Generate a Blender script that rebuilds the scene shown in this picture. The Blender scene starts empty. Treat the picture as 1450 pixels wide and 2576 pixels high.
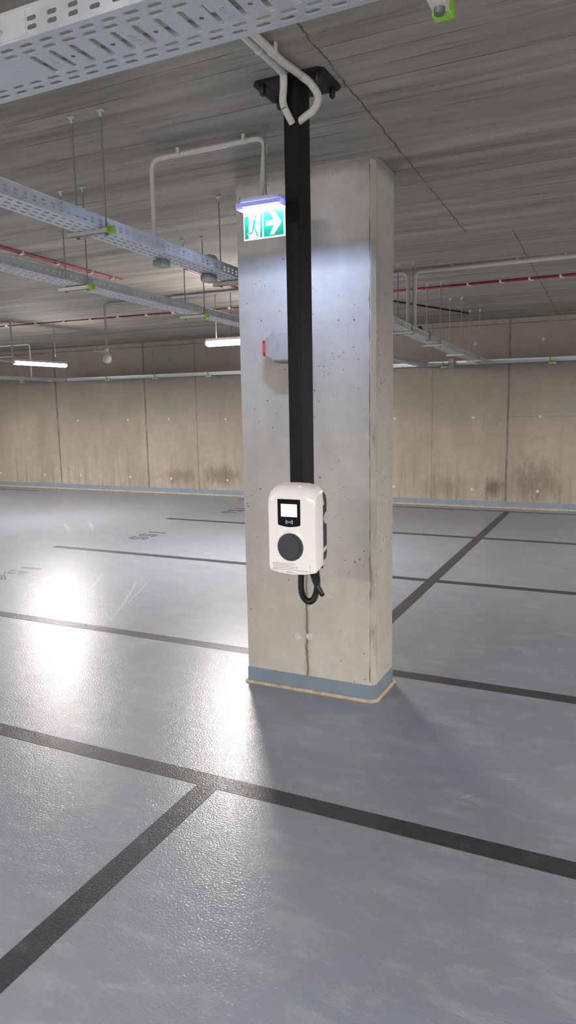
import bpy, bmesh, math, random
from mathutils import Vector, Matrix
random.seed(7)
PI = math.pi
SC = bpy.context.scene
COL = SC.collection
HC = 3.1365          # ceiling height
YW = 12.35           # back wall

# ------------------------------------------------------------------ mesh builder
class MB:
    def __init__(s): s.v = []; s.f = []; s.sm = []
    def add(s, vs, fs, smooth=False):
        b = len(s.v); s.v += [tuple(p) for p in vs]
        for f in fs: s.f.append(tuple(b + i for i in f)); s.sm.append(smooth)
        return s
    def box(s, x0, x1, y0, y1, z0, z1, bev=0.0):
        if bev <= 0:
            vs = [(x, y, z) for z in (z0, z1) for y in (y0, y1) for x in (x0, x1)]
            fs = [(0, 2, 3, 1), (4, 5, 7, 6), (0, 1, 5, 4), (2, 6, 7, 3), (0, 4, 6, 2), (1, 3, 7, 5)]
            return s.add(vs, fs)
        bm = bmesh.new()
        r = bmesh.ops.create_cube(bm, size=1)
        for v in bm.verts:
            v.co = Vector(((x0 + x1) / 2 + v.co.x * (x1 - x0), (y0 + y1) / 2 + v.co.y * (y1 - y0), (z0 + z1) / 2 + v.co.z * (z1 - z0)))
        bmesh.ops.bevel(bm, geom=bm.edges[:], offset=bev, segments=3, affect='EDGES', profile=0.5)
        return s.frombm(bm, True)
    def frombm(s, bm, smooth=False):
        bm.verts.index_update()
        s.add([v.co[:] for v in bm.verts], [[v.index for v in f.verts] for f in bm.faces], smooth)
        bm.free(); return s
    def obox(s, c, ax, ay, az, hx, hy, hz):      # oriented box
        c = Vector(c); ax = Vector(ax).normalized(); ay = Vector(ay).normalized(); az = Vector(az).normalized()
        vs = [c + ax * hx * i + ay * hy * j + az * hz * k for k in (-1, 1) for j in (-1, 1) for i in (-1, 1)]
        fs = [(0, 2, 3, 1), (4, 5, 7, 6), (0, 1, 5, 4), (2, 6, 7, 3), (0, 4, 6, 2), (1, 3, 7, 5)]
        return s.add(vs, fs)
    def tube(s, pts, rad, n=12, cap=True, smooth=True):
        pts = [Vector(p) for p in pts]; m = len(pts)
        rads = rad if isinstance(rad, (list, tuple)) else [rad] * m
        t0 = (pts[1] - pts[0]).normalized()
        ref = Vector((0, 0, 1)) if abs(t0.z) < .9 else Vector((1, 0, 0))
        nrm = (ref - t0 * ref.dot(t0)).normalized(); vs = []; prev = t0
        for i, p in enumerate(pts):
            if i == 0: t = t0
            elif i == m - 1: t = (pts[-1] - pts[-2]).normalized()
            else: t = ((pts[i + 1] - p).normalized() + (p - pts[i - 1]).normalized()).normalized()
            nrm = (nrm - t * nrm.dot(t)).normalized(); b = t.cross(nrm)
            for k in range(n):
                a = 2 * PI * k / n
                vs.append(p + (nrm * math.cos(a) + b * math.sin(a)) * rads[i])
        fs = [(i * n + k, i * n + (k + 1) % n, (i + 1) * n + (k + 1) % n, (i + 1) * n + k) for i in range(m - 1) for k in range(n)]
        s.add(vs, fs, smooth)
        if cap:
            s.add([vs[k] for k in range(n)], [tuple(range(n))[::-1]])
            s.add([vs[(m - 1) * n + k] for k in range(n)], [tuple(range(n))])
        return s
    def cyl(s, a, b, r, n=16, r2=None):
        return s.tube([a, b], [r, r if r2 is None else r2], n)
    def prism(s, poly, axis, a, b):       # poly 2D list; axis 'x','y','z' extruded from a to b
        def P(u, v, w):
            return {'x': (w, u, v), 'y': (u, w, v), 'z': (u, v, w)}[axis]
        n = len(poly)
        vs = [P(u, v, a) for u, v in poly] + [P(u, v, b) for u, v in poly]
        fs = [tuple(range(n))[::-1], tuple(range(n, 2 * n))] + [(i, (i + 1) % n, n + (i + 1) % n, n + i) for i in range(n)]
        return s.add(vs, fs)

ORG = {}
def link(o): COL.objects.link(o); return o
def obj(name, mb, mat, parent=None, fix=True):
    org = ORG.get(parent, Vector((0, 0, 0))) if parent else Vector((0, 0, 0))
    me = bpy.data.meshes.new(name)
    me.from_pydata([(p[0] - org[0], p[1] - org[1], p[2] - org[2]) for p in mb.v], [], mb.f)
    me.polygons.foreach_set('use_smooth', mb.sm)
    if fix:
        bm = bmesh.new(); bm.from_mesh(me); bmesh.ops.recalc_face_normals(bm, faces=bm.faces); bm.to_mesh(me); bm.free()
    me.materials.append(mat); me.update()
    o = bpy.data.objects.new(name, me); link(o)
    if parent: o.parent = parent
    ORG[o] = org
    return o
def thing(name, label, cat, loc, group=None):
    o = bpy.data.objects.new(name, None); link(o); o.location = loc; o.empty_display_size = .1
    ORG[o] = Vector(loc); o['label'] = label; o['category'] = cat
    if group: o['group'] = group
    return o
def single(name, label, cat, mb, mat, loc, group=None):   # one-mesh thing with its origin at loc
    e = bpy.data.objects.new('tmp', None); ORG[e] = Vector(loc)
    o = obj(name, mb, mat); me = o.data
    for v in me.vertices: v.co -= Vector(loc)
    o.location = loc; ORG[o] = Vector(loc); bpy.data.objects.remove(e)
    o['label'] = label; o['category'] = cat
    if group: o['group'] = group
    return o
def struct(name, mb, mat):
    o = obj(name, mb, mat); o['kind'] = 'structure'; return o

# ------------------------------------------------------------------ materials
def srgb(r, g, b):
    f = lambda c: (c / 255 / 12.92) if c / 255 <= .04045 else ((c / 255 + .055) / 1.055) ** 2.4
    return (f(r), f(g), f(b), 1)
class NT:
    def __init__(s, name):
        m = bpy.data.materials.new(name); m.use_nodes = True; s.m = m; s.t = m.node_tree; s.n = s.t.nodes
        s.n.clear(); s.out = s.n.new('ShaderNodeOutputMaterial'); s.b = s.n.new('ShaderNodeBsdfPrincipled')
        s.t.links.new(s.b.outputs[0], s.out.inputs[0])
    def N(s, typ, **kw):
        n = s.n.new(typ)
        for k, v in kw.items(): setattr(n, k, v)
        return n
    def L(s, a, b): s.t.links.new(a, b)
    def coord(s): return s.N('ShaderNodeTexCoord').outputs['Object']
    def mapping(s, vec, scale=(1, 1, 1), loc=(0, 0, 0)):
        m = s.N('ShaderNodeMapping'); m.inputs['Scale'].default_value = scale; m.inputs['Location'].default_value = loc
        s.L(vec, m.inputs[0]); return m.outputs[0]
    def noise(s, vec, scale, detail=4, rough=.55, dist=0):
        n = s.N('ShaderNodeTexNoise'); n.inputs['Scale'].default_value = scale; n.inputs['Detail'].default_value = detail
        n.inputs['Roughness'].default_value = rough; n.inputs['Distortion'].default_value = dist
        s.L(vec, n.inputs['Vector']); return n.outputs[0]
    def ramp(s, fac, stops):
        r = s.N('ShaderNodeValToRGB'); e = r.color_ramp.elements
        while len(e) < len(stops): e.new(.5)
        for i, (p, c) in enumerate(stops):
            e[i].position = p; e[i].color = c if len(c) == 4 else (*c, 1)
        s.L(fac, r.inputs[0]); return r.outputs[0]
    def rampv(s, fac, a, b, va=0., vb=1.):
        m = s.N('ShaderNodeMapRange'); m.inputs[1].default_value = a; m.inputs[2].default_value = b
        m.inputs[3].default_value = va; m.inputs[4].default_value = vb
        s.L(fac, m.inputs[0]); return m.outputs[0]
    def mix(s, fac, a, b, mode='MIX'):
        m = s.N('ShaderNodeMix', data_type='RGBA', blend_type=mode)
        for i, v in ((0, fac), (6, a), (7, b)):
            if isinstance(v, (int, float, tuple)): m.inputs[i].default_value = v
            else: s.L(v, m.inputs[i])
        return m.outputs[2]
    def math(s, op, a, b=None, c=None, clamp=False):
        m = s.N('ShaderNodeMath', operation=op, use_clamp=clamp)
        for i, v in enumerate((a, b, c)):
            if v is None: continue
            if isinstance(v, (int, float)): m.inputs[i].default_value = v
            else: s.L(v, m.inputs[i])
        return m.outputs[0]
    def sep(s, vec):
        n = s.N('ShaderNodeSeparateXYZ'); s.L(vec, n.inputs[0]); return n.outputs
    def bump(s, h, strength=.3, dist=.01, normal=None):
        n = s.N('ShaderNodeBump'); n.inputs['Strength'].default_value = strength; n.inputs['Distance'].default_value = dist
        s.L(h, n.inputs['Height'])
        if normal is not None: s.L(normal, n.inputs['Normal'])
        return n.outputs[0]
    def set(s, **kw):
        for k, v in kw.items():
            i = s.b.inputs[{'color': 'Base Color', 'rough': 'Roughness', 'metal': 'Metallic', 'normal': 'Normal', 'spec': 'Specular IOR Level',
                            'coat': 'Coat Weight', 'emc': 'Emission Color', 'ems': 'Emission Strength', 'trans': 'Transmission Weight', 'alpha': 'Alpha', 'ior': 'IOR'}[k]]
            if isinstance(v, (int, float, tuple)): i.default_value = v
            else: s.L(v, i)
        return s.m
    def line(s, coordv, pos, w):   # mask: 1 where |coord-pos|<w
        d = s.math('ABSOLUTE', s.math('SUBTRACT', coordv, pos)); return s.math('LESS_THAN', d, w)

def plain(name, rgb, rough=.5, metal=0., spec=.5, var=.06, scale=40, coat=0.):
    t = NT(name); c = t.coord(); n = t.noise(c, scale, 3)
    a = srgb(*rgb); lo = tuple(x * (1 - var) for x in a[:3]) + (1,); hi = tuple(min(1, x * (1 + var)) for x in a[:3]) + (1,)
    col = t.ramp(n, [(.3, lo), (.7, hi)])
    return t.set(color=col, rough=rough, metal=metal, spec=spec, coat=coat)
def emis(name, rgb, strength, base=(200, 200, 200)):
    t = NT(name); return t.set(color=srgb(*base), rough=.4, emc=srgb(*rgb), ems=strength)

def mat_floor(scuff=False):
    t = NT('pale_floor_scuff' if scuff else 'grey_epoxy_floor'); c = t.coord()
    n1 = t.noise(c, .55, 5, .6); n2 = t.noise(t.mapping(c, (1, 2.6, 1)), 3.8, 9, .72, .5)
    n3 = t.noise(c, 60, 3)
    col = t.ramp(n1, [(.3, srgb(106, 111, 121)), (.52, srgb(112, 117, 126)), (.72, srgb(121, 124, 130))])
    col = t.mix(t.rampv(n2, .50, .70, 0, .42), col, srgb(150, 153, 157))
    col = t.mix(t.rampv(n3, .35, .7, 0, .12), col, srgb(100, 104, 112))
    # scuffs: short light strokes
    w = t.noise(t.mapping(c, (9, 1.2, 1), (3, 1, 0)), 2.2, 6, .7, 1.2)
    gate = t.rampv(t.noise(c, .9, 2), .60, .68)
    col = t.mix(t.math('MULTIPLY', t.rampv(w, .66, .76, 0, .28), gate), col, srgb(186, 184, 178))
    w2 = t.noise(t.mapping(c, (1.5, 14, 1), (7, 2, 0)), 1.6, 5, .7, .8)
    col = t.mix(t.rampv(w2, .73, .80, 0, .16), col, srgb(180, 180, 178))
    if scuff: col = t.mix(t.rampv(t.noise(c, 28, 5, .7), .35, .6, .15, .8), col, srgb(150, 152, 154))
    # orange peel of the rolled coating
    h = t.noise(c, 105, 2, .5); h2 = t.noise(c, 14, 2, .5)
    nb = t.bump(h, .48, .004); nb = t.bump(h2, .10, .01, nb)
    t.b.inputs['Coat Roughness'].default_value = .13; t.L(nb, t.b.inputs['Coat Normal'])
    return t.set(color=col, rough=t.rampv(n2, .3, .7, .38, .46), normal=nb, spec=.55, coat=.52)
def mat_line():
    t = NT('black_line_paint'); c = t.coord(); n = t.noise(c, 9, 7, .7, .5); n3 = t.noise(c, 90, 2)
    col = t.ramp(n, [(.35, srgb(38, 38, 41)), (.58, srgb(45, 45, 48)), (.75, srgb(70, 70, 72))])
    nb = t.bump(t.noise(c, 105, 2), .5, .004); t.b.inputs['Coat Roughness'].default_value = .13; t.L(nb, t.b.inputs['Coat Normal'])
    return t.set(color=col, rough=.5, normal=nb, spec=.3, coat=.3)
def concrete_base(t, c, cols, s1=1.0, pores=True, porescale=26, poreth=.075, streak=(1, 1, 1)):
    n1 = t.noise(t.mapping(c, streak), 1.3 * s1, 6, .62); n2 = t.noise(c, 9 * s1, 6, .68, .3); n3 = t.noise(c, 140, 3, .6)
    col = t.ramp(n1, [(.28, srgb(*cols[0])), (.5, srgb(*cols[1])), (.74, srgb(*cols[2]))])
    col = t.mix(t.rampv(n2, .40, .66, 0, .35), col, srgb(*cols[0]))
    col = t.mix(t.rampv(n3, .35, .7, 0, .16), col, srgb(*cols[2]))
    ph = None
    if pores:
        p = None
        for sc_, k_ in ((porescale, 1.), (porescale * .5, .42)):
            v = t.N('ShaderNodeTexVoronoi', feature='F1'); v.inputs['Scale'].default_value = sc_; t.L(t.mapping(c, (1, 1, 1), (sc_, 0, 0)), v.inputs['Vector'])
            cr = t.N('ShaderNodeSeparateColor'); t.L(v.outputs['Color'], cr.inputs[0])
            rad = t.math('MULTIPLY', t.math('POWER', cr.outputs[0], 2.2), poreth * k_)
            rad = t.math('MULTIPLY', rad, t.rampv(t.noise(c, 2.6, 3), .38, .62, .25, 1.15))
            q = t.math('LESS_THAN', t.math('ADD', v.outputs['Distance'], t.math('MULTIPLY', t.math('SUBTRACT', t.noise(c, 150, 2), .5), .16)), rad)
            p = q if p is None else t.math('MAXIMUM', p, q)
        col = t.mix(t.math('MULTIPLY', p, .72), col, srgb(58, 55, 52)); ph = p
    return col, n2, n3, ph
def mat_pillar():
    t = NT('pillar_concrete'); c = t.coord(); x, y, z = t.sep(c)
    col, n2, n3, ph = concrete_base(t, c, [(160, 156, 148), (182, 177, 168), (198, 192, 182)], 1.2, True, 32, .20, (1, 1, .5))
    lime = t.noise(t.mapping(c, (9, 9, .7)), 1.5, 6, .7)
    col = t.mix(t.rampv(lime, .58, .75, 0, .4), col, srgb(186, 182, 172))
    # form-board seam that runs down the middle of the broad face
    wob = t.math('MULTIPLY', t.math('SUBTRACT', t.noise(t.mapping(c, (1, 1, 1)), 14, 3), .5), .028)
    xs = t.math('ADD', x, wob); front = t.math('LESS_THAN', y, -.17)
    low = t.math('LESS_THAN', z, 1.3)
    seam = t.math('MULTIPLY', t.math('MULTIPLY', t.line(xs, -.010, .0075), front), low)
    col = t.mix(t.math('MULTIPLY', seam, .8), col, srgb(92, 86, 78))
    seam2 = t.math('MULTIPLY', t.math('MULTIPLY', t.line(x, -.010, .022), front), low)
    col = t.mix(t.math('MULTIPLY', seam2, .2), col, srgb(110, 105, 96))
    # rough cement skirt where it meets the slab
    top = t.rampv(t.math('ADD', z, t.math('MULTIPLY', t.noise(c, 16, 5), .09)), HC - .035, HC + .02)
    col = t.mix(t.math('MULTIPLY', top, .55), col, srgb(96, 92, 86))
    h = t.math('ADD', t.math('MULTIPLY', n2, .4), t.math('MULTIPLY', n3, .2)); h = t.math('SUBTRACT', h, t.math('MULTIPLY', ph, .8))
    h = t.math('SUBTRACT', h, t.math('MULTIPLY', seam, .8))
    return t.set(color=col, rough=.72, normal=t.bump(h, .35, .006), spec=.35)
def mat_corner():
    t = NT('pillar_corner_strip_concrete'); c = t.coord(); x, y, z = t.sep(c)
    col, n2, n3, ph = concrete_base(t, c, [(172, 164, 152), (188, 179, 167), (200, 191, 178)], 2, True, 30, .14)
    d = t.noise(t.mapping(c, (6, 6, 1.3)), 3, 4)
    col = t.mix(t.rampv(d, .55, .68, 0, .5), col, srgb(104, 96, 86))
    return t.set(color=col, rough=.75, normal=t.bump(n2, .4, .006), spec=.3)
def mat_wall():
    t = NT('cast_wall_concrete'); c = t.coord(); x, y, z = t.sep(c)
    col, n2, n3, ph = concrete_base(t, c, [(134, 127, 116), (156, 148, 136), (172, 163, 150)], .7, True, 16, .13, (1, 1, .45))
    # darker greyer tone in the upper part with a wandering edge
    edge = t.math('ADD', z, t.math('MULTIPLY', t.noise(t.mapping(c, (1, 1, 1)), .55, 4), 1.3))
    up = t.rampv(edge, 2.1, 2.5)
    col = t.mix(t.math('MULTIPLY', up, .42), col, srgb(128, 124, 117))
    for sx, sz, rx, rz, k in ((-2.04, .34, .17, .16, .75), (-1.38, .45, .46, .34, .5), (-2.9, .30, .5, .22, .35), (-7.4, .42, .45, .22, .6), (-8.4, .38, .5, .16, .45)):
        dx = t.math('DIVIDE', t.math('SUBTRACT', x, sx), rx); dz = t.math('DIVIDE', t.math('SUBTRACT', z, sz), rz)
        dd = t.math('ADD', t.math('SQRT', t.math('ADD', t.math('MULTIPLY', dx, dx), t.math('MULTIPLY', dz, dz))), t.math('MULTIPLY', t.math('SUBTRACT', t.noise(t.mapping(c, (1.6, 1, .6)), 7, 8, .75), .5), 3.2))
        col = t.mix(t.rampv(dd, 1.2, .3, 0, k), col, srgb(92, 82, 72))
    # drips and grime near the bottom
    drip = t.noise(t.mapping(c, (8, 1, .55)), 1.6, 7, .72)
    low = t.rampv(z, 1.1, .15)
    col = t.mix(t.math('MULTIPLY', t.math('MULTIPLY', t.rampv(drip, .5, .66), low), .5), col, srgb(96, 86, 74))
    drip2 = t.noise(t.mapping(c, (14, 1, .8), (5, 0, 0)), 1.2, 6, .7)
    col = t.mix(t.rampv(drip2, .60, .74, 0, .35), col, srgb(104, 97, 87))
    # panel joints
    wob = t.math('MULTIPLY', t.math('SUBTRACT', t.noise(c, 2.5, 3), .5), .03); xs = t.math('ADD', x, wob)
    tot = None
    for px, w, k in ((-11.69, .022, .6), (-9.24, .02, .6), (-7.97, .010, .55), (-1.83, .017, .6), (-3.11, .007, .4), (-10.44, .006, .25), (-12.9, .006, .25), (-14.2, .02, .5), (.75, .02, .6), (3.2, .02, .6)):
        m = t.math('MULTIPLY', t.line(xs, px, w), k); tot = m if tot is None else t.math('MAXIMUM', tot, m)
    zz = t.math('ADD', z, t.math('MULTIPLY', t.math('SUBTRACT', t.noise(c, 5, 3), .5), .03))
    tot = t.math('MAXIMUM', tot, t.math('MULTIPLY', t.line(zz, 3.055, .010), .6))
    hair = t.math('MULTIPLY', t.line(zz, 1.545, .004), t.math('MULTIPLY', t.math('GREATER_THAN', x, -1.85), .35))
    tot = t.math('MAXIMUM', tot, hair)
    tot = t.math('MULTIPLY', tot, t.rampv(t.noise(c, 3, 3), .3, .55, .45, 1))
    col = t.mix(tot, col, srgb(66, 60, 54))
    h = t.math('SUBTRACT', t.math('ADD', t.math('MULTIPLY', n2, .5), t.math('MULTIPLY', n3, .15)), tot)
    return t.set(color=col, rough=.8, normal=t.bump(h, .35, .01), spec=.3)
def mat_ceiling():
    t = NT('board_marked_concrete_ceiling'); c = t.coord(); x, y, z = t.sep(c)
    cm = t.mapping(c, (.35, 4.2, 1))
    n1 = t.noise(cm, 1.1, 7, .68, .25); n2 = t.noise(t.mapping(c, (1.6, 26, 1)), 1.0, 6, .7, .3); n3 = t.noise(c, 120, 3)
    n0 = t.noise(c, .6, 4)
    # boards: each row its own tone
    row = t.math('FLOOR', t.math('MULTIPLY', t.math('ADD', y, t.math('MULTIPLY', t.noise(t.mapping(c, (.5, .5, 1)), 1, 2), .04)), 1 / .118))
    wn = t.N('ShaderNodeTexWhiteNoise', noise_dimensions='1D'); t.L(row, wn.inputs['W'])
    col = t.ramp(n1, [(.34, srgb(108, 105, 99)), (.48, srgb(142, 138, 131)), (.64, srgb(170, 165, 156))])
    col = t.mix(t.rampv(wn.outputs[0], 0, 1, 0, .45), col, srgb(120, 117, 111))
    col = t.mix(t.rampv(n2, .54, .68, 0, .6), col, srgb(80, 77, 72))
    col = t.mix(t.rampv(n2, .42, .28, 0, .5), col, srgb(176, 169, 158))
    col = t.mix(t.rampv(n0, .35, .7, 0, .25), col, srgb(134, 126, 112))
    col = t.mix(t.rampv(n3, .35, .7, 0, .12), col, srgb(150, 145, 135))
    # dark seams between boards
    fr = t.math('FRACT', t.math('MULTIPLY', t.math('ADD', y, t.math('MULTIPLY', t.noise(t.mapping(c, (.5, .5, 1)), 1, 2), .04)), 1 / .118))
    seam = t.math('MULTIPLY', t.math('LESS_THAN', fr, .055), t.rampv(t.noise(t.mapping(c, (1.0, 5, 1)), 1.4, 4), .50, .62))
    col = t.mix(t.math('MULTIPLY', seam, .75), col, srgb(52, 48, 43))
    # chips, pressed-in splinters
    ch = t.noise(t.mapping(c, (5, 34, 1), (9, 3, 0)), 1.3, 4, .7); chip = t.rampv(ch, .69, .72)
    col = t.mix(t.math('MULTIPLY', chip, .6), col, srgb(58, 54, 48))
    # slab joints along y
    wob = t.math('MULTIPLY', t.math('SUBTRACT', t.noise(c, 7, 6, .7), .5), .05)
    tot = None
    for x0, k, ya, yb, w in ((-1.045, -.034, -5, 5.95, .0045), (-.72, -.030, 6.05, 12.4, .0045), (-5.6, .0, 4.5, 9.5, .006), (-8.6, .0, 6, 12.4, .008), (2.0, 0, -9, 12.4, .008)):
        d = t.math('SUBTRACT', t.math('ADD', x, wob), t.math('MULTIPLY_ADD', y, k, x0))
        m = t.math('LESS_THAN', t.math('ABSOLUTE', d), w)
        m = t.math('MULTIPLY', m, t.math('MULTIPLY', t.math('GREATER_THAN', y, ya), t.math('LESS_THAN', y, yb)))
        hal = t.rampv(t.math('ABSOLUTE', d), .12, .0, 0, .55)
        hal = t.math('MULTIPLY', t.math('MULTIPLY', hal, t.rampv(t.noise(c, 7, 4), .5, .68)), t.math('MULTIPLY', t.math('GREATER_THAN', y, ya), t.math('LESS_THAN', y, yb)))
        col = t.mix(hal, col, srgb(138, 130, 100))
        tot = m if tot is None else t.math('MAXIMUM', tot, m)
    tot = t.math('MULTIPLY', tot, t.rampv(t.noise(c, 6, 3), .35, .5, .4, 1))
    col = t.mix(t.math('MULTIPLY', tot, .75), col, srgb(54, 48, 38))
    h = t.math('ADD', t.math('MULTIPLY', wn.outputs[0], .5), t.math('MULTIPLY', n2, -.5)); h = t.math('SUBTRACT', h, t.math('ADD', seam, chip)); h = t.math('SUBTRACT', h, tot)
    return t.set(color=col, rough=.78, normal=t.bump(h, .5, .008), spec=.35)
def mat_galv():
    t = NT('galvanised_steel'); c = t.coord()
    v = t.N('ShaderNodeTexVoronoi', feature='F1'); v.inputs['Scale'].default_value = 90; t.L(c, v.inputs['Vector'])
    n = t.noise(c, 8, 4)
    col = t.ramp(t.math('ADD', t.math('MULTIPLY', v.outputs['Distance'], .12), t.math('MULTIPLY', n, .8)), [(.2, srgb(184, 190, 196)), (.7, srgb(208, 213, 218))])
    return t.set(color=col, rough=t.rampv(n, .3, .7, .40, .55), metal=.6, spec=.5)
def mat_bead():
    t = NT('tan_sealant'); c = t.coord(); n = t.noise(c, 18, 4, .7)
    return t.set(color=t.ramp(n, [(.3, srgb(148, 130, 106)), (.7, srgb(186, 172, 148))]), rough=.6)

M = {}
def setup_mats():
    M['floor'] = mat_floor(); M['line'] = mat_line(); M['pillar'] = mat_pillar(); M['corner'] = mat_corner()
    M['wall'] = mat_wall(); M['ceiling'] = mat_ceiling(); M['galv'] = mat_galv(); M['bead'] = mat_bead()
    M['blue'] = plain('blue_grey_base_paint', (118, 132, 144), .4, var=.08, scale=5)
    M['seamdark'] = plain('dark_form_seam', (112, 102, 92), .8, var=.2, scale=20)
    M['plug'] = plain('pale_mortar_plug', (196, 190, 178), .8, var=.1)
    M['rod'] = plain('zinc_rod', (128, 132, 130), .5, .6)
    M['black'] = plain('black_powder_coat', (20, 20, 22), .6, 0, .25, .1, 200)
    M['bolt'] = plain('black_bolt_cap', (20, 20, 22), .45, 0, .4)
    M['white'] = plain('white_gloss_plastic', (238, 233, 231), .16, 0, .5, .01, coat=.4)
    M['blackpl'] = plain('black_satin_plastic', (30, 30, 32), .35, 0, .45, .08)
    M['socket'] = plain('charcoal_plastic', (58, 60, 64), .42, 0, .45, .06)
    M['glass'] = plain('black_display_glass', (20, 18, 22), .10, 0, .5, .05)
    M['print'] = plain('grey_print', (150, 140, 138), .6)
    M['printw'] = plain('white_print', (225, 225, 225), .5)
    M['hose'] = plain('black_corrugated_plastic', (15, 15, 16), .36, 0, .45)
    M['pvc'] = plain('light_grey_pvc', (188, 186, 182), .42, 0, .45, .05)
    M['pvcd'] = plain('mid_grey_pvc', (150, 149, 147), .5, 0, .4, .05)
    M['red'] = plain('red_cable_sheath', (142, 20, 36), .45)
    M['darkred'] = plain('dark_red_cable', (110, 40, 38), .5)
    M['clip'] = plain('white_cable_clip', (206, 202, 196), .5)
    M['cream'] = plain('cream_strut', (222, 221, 206), .45, 0, .5)
    M['green'] = plain('lime_green_cap', (146, 205, 52), .5, 0, .4)
    M['greybox'] = plain('grey_box_plastic', (158, 160, 154), .35, 0, .5, .03)
    M['redlens'] = plain('red_lens', (190, 24, 30), .18, 0, .6)
    M['housing'] = plain('pale_sign_housing', (186, 190, 202), .4)
    M['signgreen'] = emis('exit_green', (0, 182, 136), .15, (0, 128, 92))
    M['signwhite'] = emis('exit_white', (232, 255, 252), .40, (235, 240, 240))
    M['led'] = emis('led_strip_rear', (182, 204, 255), 1200, (240, 240, 240)); M['ledfront'] = emis('led_strip_front', (190, 205, 255), 44, (240, 240, 240))
    M['lens'] = None
    t = NT('clear_lens'); t.set(color=srgb(178, 178, 236), rough=.2, trans=.25, emc=srgb(150, 150, 240), ems=.10); M['lens'] = t.m
    M['tube'] = emis('lamp_tube', (255, 244, 238), 40, (240, 240, 240)); M['tube2'] = emis('lamp_tube_bright', (255, 244, 238), 60, (240, 240, 240))
    M['screen'] = emis('lcd_screen', (224, 244, 255), .31, (220, 230, 235))
    M['screenlogo'] = emis('lcd_logo', (190, 228, 230), .22, (150, 200, 205))
    M['scuff'] = mat_floor(True)
    M['bag'] = None
    t = NT('thin_clear_bag'); c = t.coord(); t.set(color=srgb(214, 214, 208), rough=.25, trans=.35, normal=t.bump(t.noise(c, 60, 4), .6, .01)); M['bag'] = t.m
    M['yellow'] = plain('yellow_warning_label', (212, 206, 96), .5)
    M['label'] = plain('white_label', (206, 208, 210), .5)

# ------------------------------------------------------------------ perforated sheet
def slot_ring(cx, cy, L, W, n):          # rounded slot, long axis along u
    r = min(L, W) / 2; pts = []
    if L >= W: hx, hy = L / 2 - r, 0
    else: hx, hy = 0, W / 2 - r
    for k in range(n):
        a = 2 * PI * (k + .5) / n - 3 * PI / 4
        sx = 1 if math.cos(a) > 0 else -1; sy = 1 if math.sin(a) > 0 else -1
        pts.append((cx + sx * hx + r * math.cos(a), cy + sy * hy + r * math.sin(a)))
    return pts
def rect_ring(u0, u1, v0, v1, n):
    # same angular order as slot_ring: starts at the lower-left corner going counter-clockwise, n/4 per side
    q = n // 4; pts = []
    cs = [(u0, v0), (u1, v0), (u1, v1), (u0, v1)]
    for s_ in range(4):
        a, b = cs[s_], cs[(s_ + 1) % 4]
        for k in range(q): t = k / q; pts.append((a[0] + (b[0] - a[0]) * t, a[1] + (b[1] - a[1]) * t))
    return pts
def perf_row(mb, F, u0, u1, v0, v1, pitch, phase, L, W, n=12, rim=0.0, every=1, skip=0):
    """strip u0..u1, v0..v1 with one slot per pitch; F(u,v,w)->xyz, w outwards"""
    k0 = math.floor((u0 - phase) / pitch) + 1; edges = []
    u = phase + k0 * pitch
    cur = u0; cells = []
    while u + pitch <= u1 + 1e-6:
        if not cells and u > u0 + 1e-5: mb.add([F(u0, v0, 0), F(u, v0, 0), F(u, v1, 0), F(u0, v1, 0)], [(0, 1, 2, 3)])
        cells.append(u); u += pitch
    if not cells:
        mb.add([F(u0, v0, 0), F(u1, v0, 0), F(u1, v1, 0), F(u0, v1, 0)], [(0, 1, 2, 3)]); return
    if u < u1 - 1e-5: mb.add([F(u, v0, 0), F(u1, v0, 0), F(u1, v1, 0), F(u, v1, 0)], [(0, 1, 2, 3)])
    for i, a in enumerate(cells):
        k = k0 + i
        if every > 1 and (k % every) != skip:
            mb.add([F(a, v0, 0), F(a + pitch, v0, 0), F(a + pitch, v1, 0), F(a, v1, 0)], [(0, 1, 2, 3)]); continue
        cx, cy = a + pitch / 2, (v0 + v1) / 2
        ro = rect_ring(a, a + pitch, v0, v1, n)
        rings = [[F(p[0], p[1], 0) for p in ro]]
        if rim > 0:
            g = slot_ring(cx, cy, L + rim * 2, W + rim * 2, n); rings.append([F(p[0], p[1], 0) for p in g])
            g = slot_ring(cx, cy, L, W, n); rings.append([F(p[0], p[1], -rim * .8) for p in g])
        else:
            g = slot_ring(cx, cy, L, W, n); rings.append([F(p[0], p[1], 0) for p in g])
        vs = [p for r in rings for p in r]
        fs = [(j * n + q, j * n + (q + 1) % n, (j + 1) * n + (q + 1) % n, (j + 1) * n + q) for j in range(len(rings) - 1) for q in range(n)]
        mb.add(vs, fs)

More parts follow.
